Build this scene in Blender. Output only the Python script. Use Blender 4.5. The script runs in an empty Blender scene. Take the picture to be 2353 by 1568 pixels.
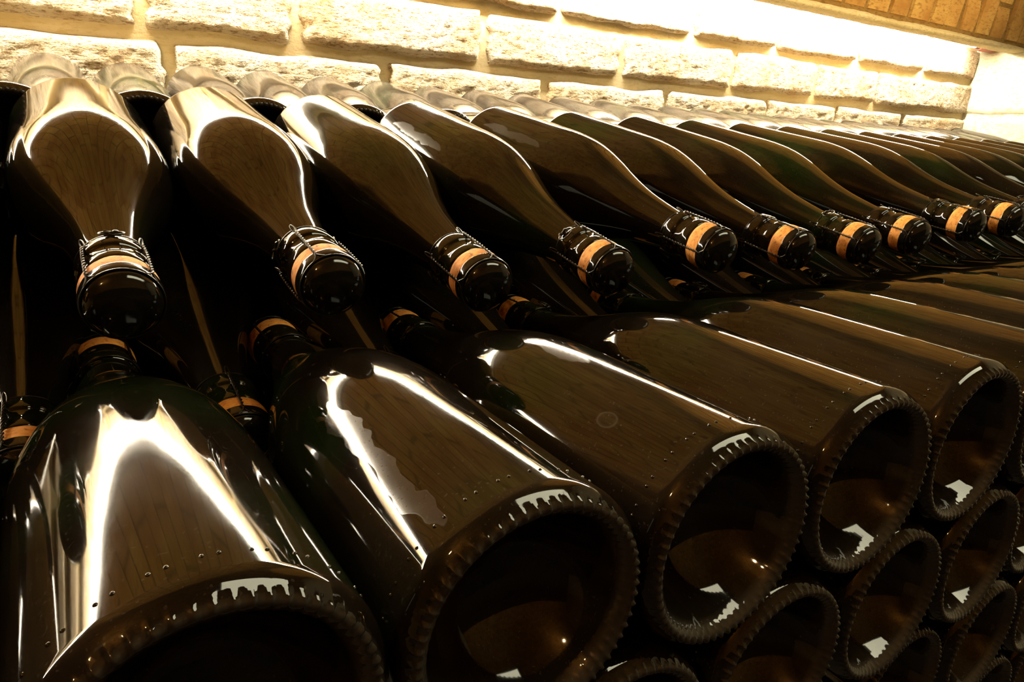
import bpy, bmesh, math, random
from mathutils import Vector, Matrix, Quaternion, noise
random.seed(7)
scene = bpy.context.scene
col = scene.collection
PI = math.pi

# ------------------------------------------------------------------ camera
W_PX, F_PX = 2353.0, 1585.45
CAM = Vector((-0.0153, -0.1359, 0.1458))
RIGHT = Vector((0.84471711, -0.53214424, 0.05723209))
UP = Vector((0.11942992, 0.2916503, 0.94903983))
FWD = Vector((0.52171784, 0.79483496, -0.30991594))
cd = bpy.data.cameras.new('camera')
cd.sensor_fit = 'HORIZONTAL'; cd.sensor_width = 36.0
cd.lens = 36.0 * F_PX / W_PX
cd.clip_start = 0.01; cd.clip_end = 50
cam = bpy.data.objects.new('camera', cd); col.objects.link(cam)
m = Matrix.Identity(4)
for r in range(3):
    m[r][0], m[r][1], m[r][2], m[r][3] = RIGHT[r], UP[r], -FWD[r], CAM[r]
cam.matrix_world = m
scene.camera = cam

# ------------------------------------------------------------------ world, exposure
world = bpy.data.worlds.new('world'); scene.world = world; world.use_nodes = True
world.node_tree.nodes['Background'].inputs[0].default_value = (0, 0, 0, 1)
world.node_tree.nodes['Background'].inputs[1].default_value = 0.0
vs = scene.view_settings
vs.view_transform = 'Standard'; vs.look = 'None'; vs.gamma = 1.0; vs.use_curve_mapping = False
vs.exposure = 0.0
cy = scene.cycles
cy.max_bounces = 5; cy.diffuse_bounces = 3; cy.glossy_bounces = 4
cy.caustics_reflective = False; cy.caustics_refractive = False
cy.sample_clamp_indirect = 12.0
cy.use_adaptive_sampling = True; cy.adaptive_threshold = 0.05; cy.adaptive_min_samples = 16

TUBE_POWER = 400.0        # radiance of the tube lamp under the ledge
BULB_POWER = 260.0        # radiance of the bare bulb in the aisle
BATTEN_POWER = 8.5       # radiance of the batten lamp under the crown
FILL_SPOT_POWER = 190.0        # watts of each added fill light on the vault

# ------------------------------------------------------------------ materials
def mat(name):
    mt = bpy.data.materials.new(name); mt.use_nodes = True
    nt = mt.node_tree
    return mt, nt, nt.nodes['Principled BSDF']

def node(nt, typ, **kw):
    n = nt.nodes.new(typ)
    for k, v in kw.items():
        setattr(n, k, v)
    return n

def ramp(nt, fac, stops):
    n = nt.nodes.new('ShaderNodeValToRGB')
    while len(n.color_ramp.elements) < len(stops):
        n.color_ramp.elements.new(0.5)
    for e, (p, c) in zip(n.color_ramp.elements, stops):
        e.position = p; e.color = c if len(c) == 4 else (*c, 1)
    nt.links.new(fac, n.inputs[0])
    return n.outputs[0]

def mathn(nt, op, a, b=None, clamp=False):
    n = nt.nodes.new('ShaderNodeMath'); n.operation = op; n.use_clamp = clamp
    for i, x in enumerate((a, b)):
        if x is None: continue
        if isinstance(x, (int, float)): n.inputs[i].default_value = x
        else: nt.links.new(x, n.inputs[i])
    return n.outputs[0]

def noise_tex(nt, vec, scale, detail=3.0, rough=0.55):
    n = nt.nodes.new('ShaderNodeTexNoise')
    n.inputs['Scale'].default_value = scale; n.inputs['Detail'].default_value = detail
    n.inputs['Roughness'].default_value = rough
    if vec is not None: nt.links.new(vec, n.inputs['Vector'])
    return n.outputs['Fac']

def mixc(nt, fac, a, b):
    n = nt.nodes.new('ShaderNodeMix'); n.data_type = 'RGBA'
    if isinstance(fac, (int, float)): n.inputs[0].default_value = fac
    else: nt.links.new(fac, n.inputs[0])
    for i, x in ((6, a), (7, b)):
        if isinstance(x, tuple): n.inputs[i].default_value = (*x, 1)
        else: nt.links.new(x, n.inputs[i])
    return n.outputs[2]

def obj_coords(nt, spread=5.0):
    tc = nt.nodes.new('ShaderNodeTexCoord'); oi = nt.nodes.new('ShaderNodeObjectInfo')
    mul = nt.nodes.new('ShaderNodeVectorMath'); mul.operation = 'SCALE'
    mul.inputs[0].default_value = (1.0, 2.3, 3.7)
    nt.links.new(mathn(nt, 'MULTIPLY', oi.outputs['Random'], spread), mul.inputs['Scale'])
    add = nt.nodes.new('ShaderNodeVectorMath'); add.operation = 'ADD'
    nt.links.new(tc.outputs['Object'], add.inputs[0]); nt.links.new(mul.outputs[0], add.inputs[1])
    return add.outputs[0], tc.outputs['Object']

def scaled(nt, vec, s):
    n = nt.nodes.new('ShaderNodeVectorMath'); n.operation = 'MULTIPLY'
    nt.links.new(vec, n.inputs[0]); n.inputs[1].default_value = s
    return n.outputs[0]

def glass_material(name, smears=(), rings=(), frosted=0.0, dust=1.0, rough=0.034, base=((0.005, 0.003, 0.001), (0.005, 0.015, 0.002))):
    """dark brown-green bottle glass under a thin film of cellar dust.
    smears: (angle, y0, y1, half width) dried milky runs, placed round the axis and along it;
    rings: (angle, y, radius) dried drop outlines."""
    mt, nt, b = mat(name)
    vec, raw = obj_coords(nt)
    streak = noise_tex(nt, scaled(nt, vec, (1, 0.22, 1)), 60, 2)
    cloud = noise_tex(nt, vec, 24, 2)
    specks = noise_tex(nt, vec, 900, 0)
    green = ramp(nt, noise_tex(nt, vec, 9, 2), [(0.5, (0, 0, 0)), (0.72, (1, 1, 1))])
    glass = mixc(nt, green, base[0], base[1])
    d1 = ramp(nt, cloud, [(0.38, (0, 0, 0)), (0.75, (1, 1, 1))])
    d2 = ramp(nt, streak, [(0.40, (0, 0, 0)), (0.75, (1, 1, 1))])
    d3 = ramp(nt, specks, [(0.72, (0, 0, 0)), (0.80, (1, 1, 1))])
    df = mathn(nt, 'ADD', mathn(nt, 'MULTIPLY', d1, 0.007 * dust), mathn(nt, 'MULTIPLY', d2, 0.005 * dust))
    df = mathn(nt, 'ADD', df, mathn(nt, 'MULTIPLY', d3, 0.03 * dust))
    df = mathn(nt, 'ADD', df, 0.003 * dust)
    rough_extra = None
    if frosted:
        sp = nt.nodes.new('ShaderNodeSeparateXYZ'); nt.links.new(raw, sp.inputs[0])
        rad = mathn(nt, 'SQRT', mathn(nt, 'ADD', mathn(nt, 'MULTIPLY', sp.outputs[0], sp.outputs[0]), mathn(nt, 'MULTIPLY', sp.outputs[2], sp.outputs[2])))
        fz = ramp(nt, mathn(nt, 'MULTIPLY', rad, 20.0), [(0.690, (0, 0, 0)), (0.712, (1, 1, 1)), (0.800, (1, 1, 1)), (0.835, (0, 0, 0))])
        df = mathn(nt, 'ADD', df, mathn(nt, 'MULTIPLY', fz, frosted))
    if smears or rings:
        sep = nt.nodes.new('ShaderNodeSeparateXYZ'); nt.links.new(raw, sep.inputs[0])
        ang = mathn(nt, 'ARCTAN2', sep.outputs[0], sep.outputs[2])
        wob = mathn(nt, 'MULTIPLY', mathn(nt, 'SUBTRACT', noise_tex(nt, raw, 55, 2), 0.5), 0.30)
        total = None
        for a, y0, y1, hw in smears:
            da = mathn(nt, 'ABSOLUTE', mathn(nt, 'ADD', mathn(nt, 'SUBTRACT', ang, a), wob))
            yy = mathn(nt, 'DIVIDE', mathn(nt, 'SUBTRACT', sep.outputs[1], (y0 + y1) / 2), (y1 - y0) / 2)
            e = mathn(nt, 'ADD', mathn(nt, 'POWER', mathn(nt, 'ABSOLUTE', yy), 4.0),
                      mathn(nt, 'POWER', mathn(nt, 'DIVIDE', da, hw), 2.0))
            msk = ramp(nt, e, [(0.80, (0.75, 0.75, 0.75)), (0.93, (1, 1, 1)), (1.0, (0, 0, 0))])
            total = msk if total is None else mathn(nt, 'MAXIMUM', total, msk)
        for a, y, rr in rings:
            dx = mathn(nt, 'MULTIPLY', mathn(nt, 'SUBTRACT', ang, a), 0.0446)
            dy = mathn(nt, 'SUBTRACT', sep.outputs[1], y)
            dd = mathn(nt, 'SQRT', mathn(nt, 'ADD', mathn(nt, 'MULTIPLY', dx, dx), mathn(nt, 'MULTIPLY', mathn(nt, 'MULTIPLY', dy, dy), 0.55)))
            dd = mathn(nt, 'ADD', mathn(nt, 'DIVIDE', dd, rr), mathn(nt, 'MULTIPLY', wob, 0.5))
            msk = ramp(nt, mathn(nt, 'MULTIPLY', dd, 0.5), [(0.30, (0.15, 0.15, 0.15)), (0.42, (1, 1, 1)), (0.5, (0.0, 0.0, 0.0))])
            total = msk if total is None else mathn(nt, 'MAXIMUM', total, msk)
        df = mathn(nt, 'ADD', df, mathn(nt, 'MULTIPLY', total, 0.040))
        rough_extra = mathn(nt, 'MULTIPLY', total, 0.09)
    nt.links.new(mixc(nt, df, glass, (0.62, 0.52, 0.40)), b.inputs['Base Color'])
    r = mathn(nt, 'ADD', mathn(nt, 'MULTIPLY', d1, 0.03), mathn(nt, 'MULTIPLY', d2, 0.02))
    r = mathn(nt, 'ADD', r, rough)
    if rough_extra is not None: r = mathn(nt, 'ADD', r, rough_extra)
    nt.links.new(r, b.inputs['Roughness'])
    b.inputs['IOR'].default_value = 1.52
    return mt

M = {}
M['glass'] = glass_material('dark_bottle_glass')
M['glass_run'] = glass_material('bottle_glass_with_dried_run', smears=((-0.67, 0.012, 0.112, 0.11),))
M['glass_drop'] = glass_material('bottle_glass_with_dried_drop', rings=((-0.62, 0.049, 0.0042),), smears=((-0.12, 0.088, 0.133, 0.10),))
M['glass_smear'] = glass_material('bottle_glass_with_milky_smear', smears=((0.87, 0.03, 0.125, 0.085),))
M['glass_dusty'] = glass_material('dusty_bottle_glass', dust=7.0, rough=0.12)
M['glass_base'] = glass_material('moulded_base_glass', frosted=0.055, dust=1.1, base=((0.007, 0.0045, 0.002), (0.006, 0.006, 0.002)))

mt, nt, b = mat('cork'); M['cork'] = mt
vec, raw = obj_coords(nt)
grain = noise_tex(nt, scaled(nt, vec, (1, 2.2, 1)), 260, 5, 0.65)
pits = ramp(nt, noise_tex(nt, vec, 420, 2), [(0.30, (0, 0, 0)), (0.40, (1, 1, 1))])
c = ramp(nt, grain, [(0.30, (0.60, 0.19, 0.03)), (0.52, (0.92, 0.39, 0.065)), (0.8, (0.95, 0.48, 0.11))])
nt.links.new(mixc(nt, pits, (0.42, 0.15, 0.03), c), b.inputs['Base Color'])
b.inputs['Roughness'].default_value = 0.75

mt, nt, b = mat('black_cap_lacquer'); M['cap'] = mt
vec, raw = obj_coords(nt)
b.inputs['Base Color'].default_value = (0.006, 0.006, 0.005, 1)
r = ramp(nt, noise_tex(nt, vec, 200, 3), [(0.3, (0.05, 0.05, 0.05)), (0.8, (0.16, 0.16, 0.16))])
nt.links.new(r, b.inputs['Roughness']); b.inputs['IOR'].default_value = 1.55

mt, nt, b = mat('dark_wire'); M['wire'] = mt
b.inputs['Base Color'].default_value = (0.06, 0.052, 0.04, 1); b.inputs['Metallic'].default_value = 1.0
b.inputs['Roughness'].default_value = 0.32

def masonry(name, dark, mid, light, scale=1.0, bump_s=0.6, pitc=None):
    mt, nt, b = mat(name)
    vec, raw = obj_coords(nt, 9.0)
    big = noise_tex(nt, vec, 14 * scale, 3)
    stri = noise_tex(nt, scaled(nt, vec, (0.5, 1, 1.6)), 200 * scale, 4, 0.7)
    fine = noise_tex(nt, vec, 420 * scale, 1, 0.6)
    c = ramp(nt, big, [(0.30, dark), (0.5, mid), (0.70, light)])
    pit = ramp(nt, stri, [(0.36, (0, 0, 0)), (0.50, (1, 1, 1))])
    c = mixc(nt, pit, pitc or tuple(x * 0.72 for x in dark), c)
    nt.links.new(c, b.inputs['Base Color']); b.inputs['Roughness'].default_value = 0.92
    b.inputs['Specular IOR Level'].default_value = 0.2
    h = mathn(nt, 'ADD', mathn(nt, 'MULTIPLY', stri, 1.0), mathn(nt, 'MULTIPLY', fine, 0.45))
    bp = node(nt, 'ShaderNodeBump'); bp.inputs['Strength'].default_value = bump_s; bp.inputs['Distance'].default_value = 0.004
    nt.links.new(h, bp.inputs['Height']); nt.links.new(bp.outputs[0], b.inputs['Normal'])
    return mt
M['brick'] = masonry('pale_rough_brick', (0.50, 0.35, 0.19), (0.64, 0.53, 0.37), (0.74, 0.66, 0.52), 1.0, 1.0, (0.26, 0.16, 0.07))
M['mortar'] = masonry('lime_mortar', (0.60, 0.49, 0.26), (0.66, 0.55, 0.32), (0.70, 0.60, 0.38), 0.8, 0.25, (0.58, 0.47, 0.25))
M['ledge'] = masonry('yellow_lime_render', (0.66, 0.55, 0.30), (0.74, 0.64, 0.38), (0.80, 0.71, 0.46), 0.8, 0.3, (0.58, 0.47, 0.25))
M['white_block'] = masonry('limewashed_block', (0.60, 0.55, 0.40), (0.68, 0.64, 0.49), (0.74, 0.71, 0.57), 0.6, 0.3, (0.50, 0.42, 0.26))
M['vault_brick'] = masonry('tan_vault_brick', (0.38, 0.18, 0.045), (0.53, 0.31, 0.095), (0.64, 0.43, 0.14), 0.6, 0.3, (0.36, 0.20, 0.06))
M['vault_joint'] = masonry('dark_vault_mortar', (0.24, 0.14, 0.04), (0.28, 0.17, 0.055), (0.32, 0.20, 0.07), 0.7, 0.3)
M['floor'] = masonry('cellar_floor_stone', (0.030, 0.025, 0.018), (0.045, 0.036, 0.026), (0.06, 0.05, 0.035), 0.5, 0.4)

def plain(name, colr, rough=0.5, emit=None, strength=0.0, metal=0.0):
    mt, nt, b = mat(name)
    vec, raw = obj_coords(nt)
    c = mixc(nt, noise_tex(nt, vec, 80, 2), tuple(x * 0.85 for x in colr), colr)
    nt.links.new(c, b.inputs['Base Color']); b.inputs['Roughness'].default_value = rough; b.inputs['Metallic'].default_value = metal
    if emit:
        b.inputs['Emission Color'].default_value = (*emit, 1); b.inputs['Emission Strength'].default_value = strength
    return mt
M['tube'] = plain('glowing_tube', (0.9, 0.9, 0.85), 0.4, (1.0, 0.89, 0.69), TUBE_POWER)
M['endcap'] = plain('dark_end_cap', (0.06, 0.03, 0.045), 0.35)
M['holder'] = plain('red_brown_holder', (0.35, 0.10, 0.09), 0.5)
M['bulb'] = plain('glowing_bulb', (0.9, 0.8, 0.6), 0.3, (1.0, 0.62, 0.25), BULB_POWER)
M['batten'] = plain('batten_diffuser', (0.85, 0.88, 0.80), 0.5, (1.0, 0.94, 0.64), BATTEN_POWER)
M['socket'] = plain('bakelite_socket', (0.03, 0.025, 0.02), 0.4)

# ------------------------------------------------------------------ helpers
def link(name, me, material, parent=None):
    o = bpy.data.objects.new(name, me)
    if material is not None and not me.materials: me.materials.append(material)
    col.objects.link(o)
    if parent is not None: o.parent = parent
    return o

def tag(o, label=None, cat=None, group=None, kind=None):
    if label: o['label'] = label
    if cat: o['category'] = cat
    if group: o['group'] = group
    if kind: o['kind'] = kind
    return o

def mesh(name, verts, faces, smooth=True):
    me = bpy.data.meshes.new(name); me.from_pydata(verts, [], faces); me.update()
    if smooth:
        me.polygons.foreach_set('use_smooth', [True] * len(me.polygons))
    return me

def lathe(name, prof, seg=64, close_start=False, close_end=False, mod=None):
    """profile of (t, r) spun round local +Y."""
    vs_, fs = [], []
    for k, (t, r) in enumerate(prof):
        for s in range(seg):
            a = 2 * PI * s / seg
            tt, rr = (t, r) if mod is None else mod(k, t, r, a)
            vs_.append((rr * math.sin(a), tt, rr * math.cos(a)))
    for k in range(len(prof) - 1):
        for s in range(seg):
            s2 = (s + 1) % seg
            fs.append((k * seg + s, k * seg + s2, (k + 1) * seg + s2, (k + 1) * seg + s))
    if close_start: fs.append(tuple(range(seg))[::-1])
    if close_end: fs.append(tuple((len(prof) - 1) * seg + s for s in range(seg)))
    me = mesh(name, vs_, fs)
    bm = bmesh.new(); bm.from_mesh(me); bmesh.ops.recalc_face_normals(bm, faces=bm.faces); bm.to_mesh(me); bm.free()
    me.polygons.foreach_set('use_smooth', [True] * len(me.polygons))
    return me

def smooth_profile(pts, n=6):
    """Catmull-Rom through (t, r)."""
    out = []
    P = [pts[0]] + list(pts) + [pts[-1]]
    for i in range(1, len(P) - 2):
        p0, p1, p2, p3 = P[i - 1], P[i], P[i + 1], P[i + 2]
        for k in range(n):
            u = k / n
            out.append(tuple(0.5 * ((2 * p1[j]) + (-p0[j] + p2[j]) * u + (2 * p0[j] - 5 * p1[j] + 4 * p2[j] - p3[j]) * u * u
                                    + (-p0[j] + 3 * p1[j] - 3 * p2[j] + p3[j]) * u ** 3) for j in (0, 1)))
    out.append(tuple(pts[-1]))
    return out

def tube(verts, faces, path, rad, seg=6, closed=False):
    """sweep a round wire along path, appended to verts/faces."""
    n = len(path); base = len(verts)
    path = [Vector(p) for p in path]
    ref = None
    for i, p in enumerate(path):
        a = path[(i - 1) % n] if (closed or i > 0) else p
        c = path[(i + 1) % n] if (closed or i < n - 1) else p
        t = (c - a).normalized()
        if ref is None:
            ref = t.orthogonal().normalized()
        ref = (ref - t * ref.dot(t)).normalized()
        bn = t.cross(ref)
        for s in range(seg):
            an = 2 * PI * s / seg
            verts.append(tuple(p + ref * (rad * math.cos(an)) + bn * (rad * math.sin(an))))
    for i in range(n if closed else n - 1):
        j = (i + 1) % n
        for s in range(seg):
            s2 = (s + 1) % seg
            faces.append((base + i * seg + s, base + i * seg + s2, base + j * seg + s2, base + j * seg + s))

# ------------------------------------------------------------------ setting
WALL_Y, END_X, LEFT_X = 1.0, 2.308, -2.6
FRONT_Y, FLOOR_Z = -1.33, -1.2
SPRING_Z, VR = 0.405, 1.10
LIP_Y = 0.87
VC_Y = LIP_Y - VR

def fbm(v, s, o=4):
    return noise.fractal(Vector(v) * s, 1.0, 2.0, o)

def rough_block(name, w, h, depth, seed, nx, nz, amp=0.003, edge=0.013):
    """a hand-made brick: face towards -Y, width along X, height along Z, origin at the middle of its bed plane."""
    off = Vector((seed * 3.17, seed * 1.93, seed * 0.71))
    vs_, fs = [], []
    for k in range(nz + 1):
        for i in range(nx + 1):
            u, q = i / nx * 2 - 1, k / nz * 2 - 1
            x, z = u * w / 2, q * h / 2
            # ragged outline
            x += (noise.noise(off + Vector((u * .5, q * 3, 5))) * 0.010) * abs(u) ** 6
            z += (noise.noise(off + Vector((x * 13, q, 9))) * 0.0085) * abs(q) ** 4
            dx = (1 - abs(u)) * w / 2; dz = (1 - abs(q)) * h / 2
            # rounded arris
            e = min(1.0, dx / edge) ; f = min(1.0, dz / edge)
            rnd = math.sqrt(max(0.0, 1 - (1 - e) ** 2)) * math.sqrt(max(0.0, 1 - (1 - f) ** 2))
            n1 = fbm(off + Vector((x, 0, z * 1.5)), 9, 2) * amp * 0.35
            n2 = fbm(off + Vector((x * 0.6, 3, z * 1.7)), 110, 3) * amp * 0.42
            y = -(depth * rnd + (n1 + n2) * min(1.0, rnd * 1.3))
            vs_.append((x, y if rnd > 0 else 0.006, z))
    for k in range(nz):
        for i in range(nx):
            a = k * (nx + 1) + i
            fs.append((a, a + 1, a + nx + 2, a + nx + 1))
    # bed sides back into the wall
    ring = [i for i in range(nx + 1)] + [k * (nx + 1) + nx for k in range(1, nz + 1)] + \
           [nz * (nx + 1) + i for i in range(nx - 1, -1, -1)] + [k * (nx + 1) for k in range(nz - 1, 0, -1)]
    b0 = len(vs_)
    for r_ in ring:
        x, y, z = vs_[r_]; vs_.append((x, 0.02, z))
    n = len(ring)
    for i in range(n):
        j = (i + 1) % n
        fs.append((ring[j], ring[i], b0 + i, b0 + j))
    fs.append(tuple(range(b0, b0 + n)))
    me = mesh(name, vs_, fs)
    return me

def grid_wall(name, x0, x1, z0, z1, nx, nz, amp):
    vs_, fs = [], []
    for k in range(nz + 1):
        for i in range(nx + 1):
            x = x0 + (x1 - x0) * i / nx; z = z0 + (z1 - z0) * k / nz
            vs_.append((x, -amp * fbm((x, 1, z), 14, 4), z))
    for k in range(nz):
        for i in range(nx):
            a = k * (nx + 1) + i
            fs.append((a, a + 1, a + nx + 2, a + nx + 1))
    return mesh(name, vs_, fs)

# back wall: mortar plane with every brick proud of it
wb = link('wall_back', grid_wall('wall_back', LEFT_X, END_X + 0.01, -0.30, 0.440, 420, 64, 0.003), M['mortar'])
wb.location = (0, WALL_Y, 0)
tag(wb, 'rough pale brick wall glowing under the tube lamp behind the bottles', 'wall', kind='structure')
COURSES = [
    (0.030, 0.1265, [0.29, 0.60, 0.92, 1.23, 1.54, 1.83, 2.13]),
    (0.1265, 0.2225, [0.128, 0.449, 0.762, 1.078, 1.397, 1.670, 1.971]),
    (0.2225, 0.3185, [0.099, 0.307, 0.632, 0.945, 1.267, 1.565, 1.830]),
    (0.3185, 0.4120, [0.15, 0.47, 0.79, 1.13, 1.40, 1.72, 2.03]),
]
seed = 1
for ci, (z0, z1, js) in enumerate(COURSES):
    js = list(js) + [END_X + 0.008]
    x = js[0]
    while x > LEFT_X:
        x -= 0.318 + random.uniform(-0.02, 0.02); js.insert(0, max(x, LEFT_X))
    for a, c in zip(js[:-1], js[1:]):
        w = c - a
        if w < 0.05: continue
        near = a > -0.5
        nx = max(10, int(w / (0.006 if near else 0.02))); nz = 18 if near else 6
        h = z1 - z0
        g = random.uniform(0.009, 0.014)
        me = rough_block('brick', w - g, h - random.uniform(0.011, 0.016), random.uniform(0.011, 0.017), seed, nx, nz, 0.0045)
        o = link('brick', me, M['brick'], wb); seed += 1
        o.location = ((a + c) / 2, 0.0, (z0 + z1) / 2 + random.uniform(-0.001, 0.001))
        o.rotation_euler = (random.uniform(-0.015, 0.015), random.uniform(-0.008, 0.008), 0)

# end wall at the right: larger limewashed blocks (local +x runs towards the aisle)
we = link('wall_right', grid_wall('wall_right', -0.02, 2.36, -1.25, 1.6, 60, 60, 0.003), M['white_block'])
we.rotation_euler = (0, 0, -PI / 2)
we.location = (END_X, WALL_Y, 0)
tag(we, 'limewashed end wall closing the bottle bin at the right', 'wall', kind='structure')
for z0, z1, js in ((0.035, 0.131, [0.0, 0.16, 0.46]), (0.131, 0.222, [0.0, 0.055, 0.37]), (0.222, 0.412, [0.0, 0.30, 0.62])):
    for a, c in zip(js[:-1], js[1:]):
        me = rough_block('block', c - a - 0.006, z1 - z0 - 0.008, 0.010, seed, max(10, int((c - a) / 0.012)), 14, 0.003, 0.007)
        o = link('block', me, M['white_block'], we); seed += 1
        o.location = ((a + c) / 2, 0, (z0 + z1) / 2)

# ledge under the vault: a rough mortar lip that shields the tube lamp
def ledge_mesh():
    vs_, fs = [], []
    nx = 460
    prof = [(0.92, 0.440), (0.920, 0.3975), (0.912, 0.3945), (0.90, 0.3940), (0.885, 0.3940), (0.873, 0.3955), (0.870, 0.400), (0.871, 0.4035), (0.877, 0.4075), (0.90, 0.440)]
    for i in range(nx + 1):
        x = LEFT_X + (END_X + 0.01 - LEFT_X) * i / nx
        for k, (y, z) in enumerate(prof):
            n = noise.noise(Vector((x * 9, k * 0.35, 2))) * 0.0020 + noise.noise(Vector((x * 38, k * 0.5, 7))) * 0.0014
            n2 = noise.noise(Vector((x * 7, k * 0.35, 12))) * 0.0022
            vs_.append((x, y + n2, z + (n if 0 < k < 9 else 0)))
    L = len(prof)
    for i in range(nx):
        for k in range(L - 1):
            a = i * L + k
            fs.append((a, a + 1, a + L + 1, a + L))
    me = mesh('trim_1', vs_, fs)
    bm = bmesh.new(); bm.from_mesh(me); bmesh.ops.recalc_face_normals(bm, faces=bm.faces); bm.to_mesh(me); bm.free()
    return me
tr = link('trim_1', ledge_mesh(), M['ledge'])
tag(tr, 'rough mortar ledge between the lit wall and the brick vault', 'ledge', kind='structure')

# barrel vault over bin and aisle
def vault_pt(phi, r=VR):
    return (VC_Y + r * math.cos(phi), SPRING_Z + r * math.sin(phi))
vs_, fs = [], []
NA = 48
for i in (LEFT_X, END_X + 0.01):
    for k in range(NA + 1):
        y, z = vault_pt(PI * k / NA, VR + 0.008); vs_.append((i, y, z))
for k in range(NA):
    fs.append((k, k + 1, NA + 1 + k + 1, NA + 1 + k))
ceil = link('ceiling', mesh('ceiling', vs_, fs), M['vault_joint'])
tag(ceil, 'tan brick barrel vault above the bottle stack', 'ceiling', kind='structure')

def vault_brick(verts, faces, x0, x1, p0, p1, proud, jit):
    """one brick following the curve of the vault."""
    b0 = len(verts); n = 3
    for k in range(n + 1):
        ph = p0 + (p1 - p0) * k / n
        for x in (x0, x1):
            ch = 0.004 if k in (0, n) else 0.0
            y, z = vault_pt(ph, VR + 0.004 + ch - proud); verts.append((x + jit * (k / n - .5), y, z))
        for x in (x0 - 0.0035, x1 + 0.0035):
            y, z = vault_pt(ph, VR + 0.016); verts.append((x + jit * (k / n - .5), y, z))
    for k in range(n):
        a = b0 + 4 * k; c = a + 4
        faces += [(a, a + 1, c + 1, c), (a + 2, a, c, c + 2), (a + 1, a + 3, c + 3, c + 1)]
    faces += [(b0, b0 + 2, b0 + 3, b0 + 1), (b0 + 4 * n, b0 + 4 * n + 1, b0 + 4 * n + 3, b0 + 4 * n + 2)]
DPHI = 0.235 / VR
rest_v, rest_f = [], []
x = LEFT_X
rv = random.Random(3)
ncol = 0
while x < END_X - 0.03:
    w = rv.uniform(0.058, 0.076); gap = rv.uniform(0.010, 0.018) if x > 1.0 else rv.uniform(0.004, 0.007)
    ph = -0.03 + (0.0 if ncol % 2 == 0 else -DPHI * 0.45) ; r_i = 0
    while ph < PI:
        p0, p1 = max(ph, 0.012), min(ph + DPHI - 0.010, PI)
        if p1 - p0 > 0.02:
            args = (x, min(x + w, END_X), p0, p1, rv.uniform(0.0, 0.006 if x > 1.0 else 0.003), rv.uniform(-0.004, 0.004))
            if x > 1.15 and ph < 0.30:
                v1, f1 = [], []
                vault_brick(v1, f1, *args)
                link('brick', mesh('vault_brick', v1, f1, False), M['vault_brick'], ceil)
            else:
                vault_brick(rest_v, rest_f, *args)
        ph += DPHI; r_i += 1
    x += w + gap; ncol += 1
o = link('brickwork', mesh('brickwork', rest_v, rest_f, False), M['vault_brick'], ceil)
tag(o, kind='stuff')

# the rest of the cellar: aisle floor, front wall, left end, plinth under the stack
def box(name, x0, x1, y0, y1, z0, z1, material, label, cat):
    vs_ = [(x, y, z) for x in (x0, x1) for y in (y0, y1) for z in (z0, z1)]
    fs = [(0, 1, 3, 2), (4, 6, 7, 5), (0, 4, 5, 1), (2, 3, 7, 6), (0, 2, 6, 4), (1, 5, 7, 3)]
    o = link(name, mesh(name, vs_, fs, False), material)
    return tag(o, label, cat, kind='structure')
box('floor', LEFT_X, END_X, FRONT_Y, WALL_Y + .1, FLOOR_Z - .05, FLOOR_Z, M['floor'], 'dark stone cellar floor below the stack', 'floor')
box('wall_front', LEFT_X, END_X, FRONT_Y - .1, FRONT_Y, FLOOR_Z, SPRING_Z + .02, M['floor'], 'dim brick wall across the aisle', 'wall')
box('wall_left', LEFT_X - .1, LEFT_X, FRONT_Y - .1, WALL_Y + .1, FLOOR_Z, 1.62, M['vault_joint'], 'dim brick wall at the left end', 'wall')

# ------------------------------------------------------------------ lamps
t = bpy.data.objects.new('tube_lamp', None); col.objects.link(t); t.location = (0, 0.955, 0.4085)
tag(t, 'long thin glowing tube lamp tucked under the ledge above the brick wall', 'lamp')
vs_, fs = [], []
tube(vs_, fs, [(LEFT_X + 0.05 + (2.195 - LEFT_X - 0.05) * i / 36, 0, 0) for i in range(37)][::3], 0.0065, 6)
link('tube', mesh('tube', vs_, fs), M['tube'], t)
def xcyl(name, x0, x1, r0, material, parent):
    vs_, fs = [], []
    n = 20
    prof = [(x0, r0 * .85), (x0 + .002, r0), (x1 - .002, r0), (x1, r0 * .85)]
    for xx, rr in prof:
        for s in range(n): vs_.append((xx, rr * math.cos(2 * PI * s / n), rr * math.sin(2 * PI * s / n)))
    for k in range(3):
        for s in range(n): fs.append((k * n + s, k * n + (s + 1) % n, (k + 1) * n + (s + 1) % n, (k + 1) * n + s))
    fs.append(tuple(range(n))[::-1]); fs.append(tuple(3 * n + s for s in range(n)))
    return link(name, mesh(name, vs_, fs), material, parent)
xcyl('end_cap', 2.195, 2.215, 0.0085, M['endcap'], t)
xcyl('lamp_holder', 2.215, 2.296, 0.0125, M['holder'], t)

# bare bulb on a short flex from the vault, left of the stack
def bulb_profile(): return smooth_profile([(0.0, 0.0004), (0.004, 0.014), (0.018, 0.027), (0.036, 0.030), (0.056, 0.024), (0.074, 0.014), (0.084, 0.0125)], 4)
bl = bpy.data.objects.new('bulb_lamp', None); col.objects.link(bl); bl.location = (-1.15, -0.40, 1.18)
tag(bl, 'bare warm bulb hanging over the aisle left of the stack', 'lamp')
o = link('bulb', lathe('bulb', bulb_profile()[::2], 12), M['bulb'], bl); o.rotation_euler = (PI / 2, 0, 0)
pr = [(0.080, 0.014), (0.082, 0.017), (0.118, 0.017), (0.126, 0.010), (0.130, 0.004), (0.33, 0.003), (0.33, 0.0002)]
o = link('socket', lathe('socket', pr, 20), M['socket'], bl); o.rotation_euler = (PI / 2, 0, 0)

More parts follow.
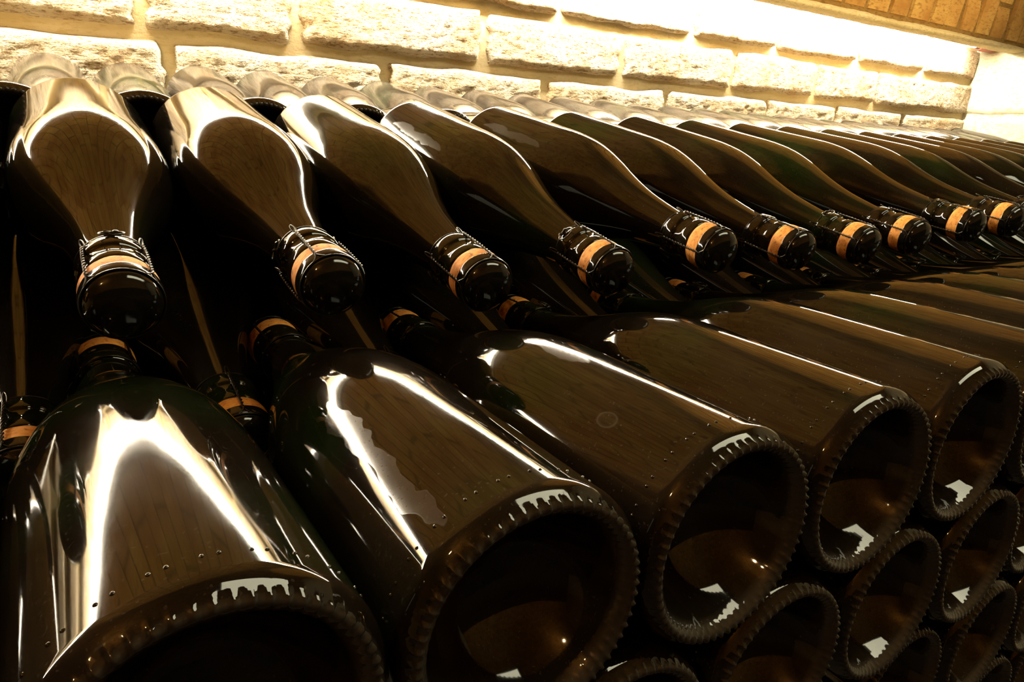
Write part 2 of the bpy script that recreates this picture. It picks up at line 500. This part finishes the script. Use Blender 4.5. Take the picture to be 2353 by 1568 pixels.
# fluorescent batten under the crown of the vault, over the aisle to the right
fl = bpy.data.objects.new('panel_lamp', None); col.objects.link(fl); fl.location = (1.08, -0.24, 1.44)
tag(fl, 'pale panel lamp under the crown of the vault over the aisle', 'lamp')
def slab(name, sx, sy, z0, z1, material, parent):
    vs_ = [(x, y, z) for x in (-sx, sx) for y in (-sy, sy) for z in (z0, z1)]
    fs = [(0, 1, 3, 2), (4, 6, 7, 5), (0, 4, 5, 1), (2, 3, 7, 6), (0, 2, 6, 4), (1, 5, 7, 3)]
    return link(name, mesh(name, vs_, fs, False), material, parent)
slab('housing', 0.70, 0.205, 0.0, 0.05, M['socket'], fl)
slab('diffuser', 0.68, 0.19, -0.012, -0.001, M['batten'], fl)

# two unseen fill lights added across the aisle to brighten the vault's foot
for n, (x, tx) in enumerate(((-0.95, -0.1), (1.05, 1.55))):
    sp = bpy.data.objects.new('vault_fill_spot', None); col.objects.link(sp)
    p0 = Vector((x, FRONT_Y + 0.20, 0.30)); aim = (Vector((tx, LIP_Y - 0.05, 0.86)) - p0).normalized()
    sp.location = p0; sp.rotation_mode = 'QUATERNION'; sp.rotation_quaternion = aim.to_track_quat('-Z', 'Y')
    tag(sp, 'added unseen fill light for the vault across the aisle, {} of the two'.format(('left', 'right')[n]), 'lamp', 'added fill lights for the vault')
    ld = bpy.data.lights.new('fill_spot_beam', 'SPOT'); ld.energy = FILL_SPOT_POWER * (0.85, 1.0)[n]; ld.color = (1.0, 0.70, 0.32)
    ld.spot_size = math.radians(40); ld.spot_blend = 0.5; ld.shadow_soft_size = 0.03
    lo = bpy.data.objects.new('fill_spot_beam', ld); col.objects.link(lo); lo.parent = sp
    pr = [(0.004, 0.0005), (0.006, 0.030), (0.0, 0.040), (-0.004, 0.042), (0.06, 0.042), (0.085, 0.030), (0.09, 0.0005)]
    o = link('housing', lathe('housing', pr, 28), M['socket'], sp); o.rotation_euler = (PI / 2, 0, 0); o.location = (0, 0, 0.012)
    slab('bracket', 0.012, 0.012, 0.09, 0.19, M['socket'], sp)

# ------------------------------------------------------------------ the bottle
PITCH = 0.08965
R = 0.0446
body_pts = [(0.0095, 0.0446), (0.020, 0.0446), (0.040, 0.0446), (0.080, 0.0446), (0.112, 0.0446), (0.130, 0.0440), (0.148, 0.0420),
            (0.164, 0.0385), (0.180, 0.0338), (0.196, 0.0285), (0.212, 0.0238), (0.228, 0.0200), (0.244, 0.0172), (0.258, 0.0152), (0.2655, 0.0144)]
finish = [(0.2665, 0.0144), (0.2675, 0.0155), (0.2690, 0.0163), (0.2740, 0.0165), (0.2765, 0.0161), (0.2775, 0.0152), (0.2790, 0.0149),
          (0.2835, 0.0149), (0.2845, 0.0154), (0.2860, 0.0158), (0.2895, 0.0158), (0.2915, 0.0154), (0.2920, 0.0140), (0.2920, 0.0090)]
ME = {}
ME['body'] = lathe('glass_body', smooth_profile(body_pts, 5) + smooth_profile(finish, 2), 72)
NK = 62
base_prof = [(0.0095, 0.0446), (0.0080, 0.0446), (0.0066, 0.0444), (0.0054, 0.0440), (0.0043, 0.0434), (0.0032, 0.0427), (0.0021, 0.0418), (0.0012, 0.0410), (0.0006, 0.0402), (0.0003, 0.0394), (0.0004, 0.0386), (0.0008, 0.0378),
             (0.0014, 0.0371), (0.0021, 0.0365), (0.0030, 0.0359), (0.0045, 0.0352), (0.0075, 0.0342), (0.0110, 0.0330), (0.0150, 0.0312), (0.0200, 0.0282),
             (0.0250, 0.0240), (0.0290, 0.0190), (0.0320, 0.0130), (0.0335, 0.0065), (0.0338, 0.0003)]
def knurl(k, t_, r_, a):
    amp = {6: .15, 7: .7, 8: 1.0, 9: .9, 10: .45, 12: .25, 13: .35, 14: .2}.get(k, 0.0)
    s = max(0.0, math.sin(NK * a)) ** 1.6 if k < 11 else max(0.0, math.sin(NK * a + 1.2))
    return t_ - amp * 0.0010 * s, r_ + (amp * 0.0006 * s if k < 10 else -amp * 0.0003 * s)
ME['base'] = lathe('moulded_base', base_prof, NK * 6, mod=knurl)
# row of mould dots round the heel
vs_, fs = [], []
for q in range(-16, 17):
    if q % 3 == 0: continue
    a = q * 0.085
    for ring_ in range(3):
        rr = (0.0007, 0.0005, 0.0)[ring_]; hh = (0.0, 0.00035, 0.0005)[ring_]
        if ring_ < 2:
            for s in range(7):
                an = 2 * PI * s / 7
                aa = a + rr * math.cos(an) / R
                vs_.append(((R + hh - .0001) * math.sin(aa), 0.0150 + rr * math.sin(an), (R + hh - .0001) * math.cos(aa)))
        else:
            vs_.append(((R + hh) * math.sin(a), 0.0150, (R + hh) * math.cos(a)))
    b0 = len(vs_) - 15
    for s in range(7):
        fs.append((b0 + s, b0 + (s + 1) % 7, b0 + 7 + (s + 1) % 7, b0 + 7 + s)); fs.append((b0 + 7 + s, b0 + 7 + (s + 1) % 7, b0 + 14))
me = mesh('mould_dots', vs_, fs)
bm = bmesh.new(); bm.from_mesh(me); bmesh.ops.recalc_face_normals(bm, faces=bm.faces); bm.to_mesh(me); bm.free()
ME['dots'] = me
ME['cork'] = lathe('cork', smooth_profile([(0.2905, 0.0120), (0.2918, 0.0150), (0.2940, 0.0160), (0.2985, 0.0163), (0.3035, 0.0161), (0.3060, 0.0150)], 3), 56,
                   mod=lambda k, t_, r_, a: (t_, r_ + 0.00025 * noise.noise(Vector((math.cos(a) * 3, math.sin(a) * 3, t_ * 300)))))
cap_prof = [(0.3022, 0.0160), (0.3022, 0.01655), (0.3035, 0.0166), (0.3068, 0.0165), (0.3081, 0.0161), (0.3085, 0.0157), (0.3091, 0.0154),
            (0.3112, 0.0147), (0.3136, 0.0127), (0.3153, 0.0095), (0.3164, 0.0052), (0.3168, 0.0002)]
ME['cap'] = lathe('cap', smooth_profile(cap_prof, 3), 56,
                  mod=lambda k, t_, r_, a: (t_ + (0.0007 * noise.noise(Vector((math.cos(a) * 2.5, math.sin(a) * 2.5, 3))) if k < 6 else 0), r_))
# wire cage: belt round the neck, four twisted legs with eyes, ring in the groove of the cap
vs_, fs = [], []
tube(vs_, fs, [((0.0158) * math.sin(2 * PI * s / 56), 0.2668 + 0.0006 * math.sin(2 * PI * s / 56 * 2), 0.0158 * math.cos(2 * PI * s / 56)) for s in range(56)], 0.00042, 5, True)
tube(vs_, fs, [(0.0159 * math.sin(2 * PI * s / 48), 0.3090, 0.0159 * math.cos(2 * PI * s / 48)) for s in range(48)], 0.00050, 5, True)
for q in range(4):
    a = q * PI / 2 + PI / 4
    rd = Vector((math.sin(a), 0, math.cos(a))); tg = Vector((math.cos(a), 0, -math.sin(a)))
    def at(t_, r_, s_): return rd * r_ + tg * s_ + Vector((0, t_, 0))
    # long eye hooked over the belt
    eye = []
    for s in range(14):
        an = 2 * PI * s / 14
        eye.append(at(0.2668 + 0.0042 * math.cos(an), 0.0166 + 0.0008 * math.cos(an) * -1, 0.00095 * math.sin(an)))
    tube(vs_, fs, eye, 0.00040, 5, True)
    for ph in (0, PI):
        path = []
        for s in range(34):
            u = s / 33
            t_ = 0.2708 + u * 0.0345
            r_ = 0.0172 + 0.0003 * math.sin(u * PI)
            tw = u * 6.0 * 2 * PI + ph
            path.append(at(t_, r_ + 0.00042 * math.cos(tw), 0.00055 * math.sin(tw)))
        # spread on to the cap ring
        sg = 1 if ph == 0 else -1
        for u in (0.4, 0.8, 1.0):
            path.append(at(0.3053 + 0.0037 * u, 0.0172 - 0.0012 * u, sg * 0.0030 * u ** 1.5))
        tube(vs_, fs, path, 0.00040, 5)
ME['cage'] = mesh('wire_cage', vs_, fs)
vs_, fs = [], []
ev = []
for s in range(28):
    an = 2 * PI * s / 28
    ev.append((0.0052 * math.sin(an), 0.2712 - 0.0040 * math.cos(an), 0.0172 + 0.0011 - 0.0007 * math.cos(an)))
tube(vs_, fs, ev, 0.00045, 5, True)
tube(vs_, fs, [(-0.0028 + 0.0056 * u, 0.2672, 0.0170 + 0.0007 * math.sin(u * 9)) for u in [i / 9 for i in range(10)]], 0.0010, 6)
ME['loop'] = mesh('wire_loop', vs_, fs)

def orient(ax, roll):
    """rotation taking local +Y to ax with local +Z kept up, then rolled round the axis."""
    y = Vector(ax).normalized(); z = (Vector((0, 0, 1)) - y * y.z).normalized(); x = y.cross(z)
    mm = Matrix((x, y, z)).transposed()
    return (mm @ Matrix.Rotation(roll, 3, 'Y')).to_quaternion()

ORD = ['first', 'second', 'third', 'fourth', 'fifth', 'sixth', 'seventh', 'eighth', 'ninth', 'tenth', 'eleventh', 'twelfth', 'thirteenth',
       'fourteenth', 'fifteenth', 'sixteenth', 'seventeenth', 'eighteenth', 'nineteenth', 'twentieth', 'twenty-first', 'twenty-second',
       'twenty-third', 'twenty-fourth', 'twenty-fifth', 'twenty-sixth', 'twenty-seventh', 'twenty-eighth']

def bottle(base, tip, roll, parts, label, group, glass='glass', cage_roll=0.0):
    root = bpy.data.objects.new('wine_bottle', None); col.objects.link(root)
    root.empty_display_size = 0.03
    root.location = base; root.rotation_mode = 'QUATERNION'
    root.rotation_quaternion = orient(Vector(tip) - Vector(base), roll)
    tag(root, label, 'bottle', group)
    gb = link('glass_body', ME['body'], None, root)
    gb.material_slots[0].link = 'OBJECT' if gb.material_slots else 'DATA'
    gb.material_slots[0].material = M[glass]
    if 'b' in parts:
        link('moulded_base', ME['base'], M['glass_base'], root)
    if 'd' in parts:
        link('mould_dots', ME['dots'], M['glass_base'], root)
    if 'c' in parts:
        tag(link('cork', ME['cork'], M['cork'], root), 'orange-tan cork band')
        link('cap', ME['cap'], M['cap'], root)
    if 'w' in parts:
        wc = link('wire_cage', ME['cage'], M['wire'], root); wc.rotation_euler = (0, cage_roll, 0)
        link('wire_loop', ME['loop'], M['wire'], wc)
    return root
ME['body'].materials.append(M['glass'])

L = 0.317
rb = random.Random(11)
# --- row A: bases towards the viewer, lying level
A_TIP = {0: (-0.0086, -0.0015), 1: (-0.0021, -0.0008), 2: (-0.0035, -0.0035), 3: (0.0042, -0.0026)}
def front_row(idx, z, group, text, parts):
    for n, i in enumerate(idx):
        dx, dz = A_TIP.get(i, (rb.uniform(-.004, .004), rb.uniform(-.003, .001))) if z == 0 else (rb.uniform(-.003, .003), rb.uniform(-.003, .003))
        base = Vector((i * PITCH + (0 if z == 0 and i in A_TIP else rb.uniform(-.0006, .0006)), rb.uniform(-.002, .002) if not (z == 0 and i < 5) else 0.0, z))
        tip = base + Vector((dx, L, -0.0073 * L + dz))
        lab = text.format(ORD[n]); g = 'glass'; roll = rb.uniform(-0.25, 0.25)
        if z == 0 and i == 1: g = 'glass_run'; roll = 0.0; lab = 'dark bottle with a dried milky run, second from left in front top row'
        if z == 0 and i == 2: g = 'glass_drop'; roll = 0.0; lab = 'dark bottle with a small oval drop mark, third from left in front top row'
        bottle(base, tip, roll, parts, lab, group, g, rb.uniform(0, 6.28))
front_row(range(0, 14), 0.0, 'bottles lying base forward in the front top row', '{} from left of dark bottles lying base forward in front top row', 'bdcw')
bottle((-PITCH, 0.002, 0), (-PITCH, L + .002, -0.0023), 0.1, 'bcw', 'black shadowed bottle cut off by the left photo edge beside the largest front bottle',
       'bottles lying base forward in the front top row')
front_row([1.5, 2.5, 3.5, 4.5, 5.5], -0.0797, 'bottles in the second layer of the front', '{} from left of visible bottle bases in second layer of the front', 'bd')
front_row([4, 5, 6], -0.1594, 'bottles in the third layer of the front', '{} from left of visible bottle bases in third layer of the front', 'bd')
front_row([5.5, 6.5], -0.2391, 'bottles in the fourth layer of the front', '{} from left of visible bottle bases in fourth layer near bottom right corner', 'b')

# --- row B: corks towards the viewer, tilted down
TB = 0.1642
B_TIP = {0: (0, .0009), 1: (0, .0021), 2: (-.0018, -.0056), 3: (0, -.0043), 4: (.0035, .0049), 5: (.0045, 0), 6: (.0038, -.0008), 7: (-.0111, .0035), 8: (-.0061, .0109), 9: (-.0130, .0130)}
B_CAGE = {0: 0.05, 1: 1.3, 2: 2.3, 3: 0.85, 4: 2.5, 5: 2.6, 6: 0.4, 7: 2.0, 8: 2.9, 9: 2.2}
for n, i in enumerate(range(-1, 18)):
    dx, dz = B_TIP.get(i, (-0.006, 0.010))
    base = Vector((i * PITCH, 0.4905, 0.111))
    tip = base + Vector((dx, -L * math.cos(TB), -L * math.sin(TB) + dz))
    lab = '{} from left of dark bottles lying cork forward in the raised middle row'.format(ORD[n])
    g = 'glass'
    if i in (3, 4): g = 'glass_smear'
    bottle(base, tip, rb.uniform(-.1, .1), 'bcw' if i < 11 else 'bc', lab, 'bottles lying cork forward in the raised middle row', g, B_CAGE.get(i, rb.uniform(0, 6)))
# --- row B': the layer beneath, corks between the front bottles
for n, k in enumerate(range(-2, 14)):
    base = Vector(((k + 0.5) * PITCH, 0.4905 + 0.0085, 0.035 + (0.002 if k < 0 else 0)))
    tip = base + Vector((0, -L * math.cos(TB), -L * math.sin(TB)))
    lab = '{} from left of shaded bottles lying cork forward beneath the raised middle row'.format(ORD[n])
    bottle(base, tip, rb.uniform(-.1, .1), 'cw' if k < 8 else 'c', lab, 'shaded bottles beneath the raised middle row', 'glass', {-1: 2.6, 0: 2.2}.get(k, rb.uniform(0, 6)))
# --- row B'': one more layer under that, seen only through the gaps
for n, k in enumerate(range(0, 4)):
    base = Vector((k * PITCH, 0.4905 + 0.006, -0.042))
    tip = base + Vector((0, -L * math.cos(TB), -L * math.sin(TB)))
    lab = '{} from left of bottles deepest in the dark gap below the shaded corks'.format(ORD[n])
    bottle(base, tip, rb.uniform(-.1, .1), 'c', lab, 'bottles deepest in the dark gap')
# --- row C: bases against the bases of row B
for n, k in enumerate(range(-1, 17)):
    base = Vector(((k + 0.5) * PITCH + .002, 0.500, 0.104))
    tip = base + Vector((-.018, L, -0.004))
    lab = '{} from left of dark bottle bases showing behind the raised middle row'.format(ORD[n])
    bottle(base, tip, rb.uniform(-.3, .3), 'b', lab, 'bottles lying base forward behind the raised middle row')
# --- row D: against the wall, shoulders towards the viewer
for n, i in enumerate(range(0, 26)):
    base = Vector((i * PITCH - 0.0167 + rb.uniform(-.003, .003), 0.982 + rb.uniform(-.004, .004), 0.142 + rb.uniform(-.003, .003)))
    tip = base + Vector((rb.uniform(-.004, .006), -L * math.cos(TB), -L * math.sin(TB)))
    lab = '{} from left of dusty bottles lying shoulder forward against the brick wall'.format(ORD[n])
    bottle(base, tip, rb.uniform(-.3, .3), 'b', lab, 'dusty bottles against the brick wall', 'glass_dusty')
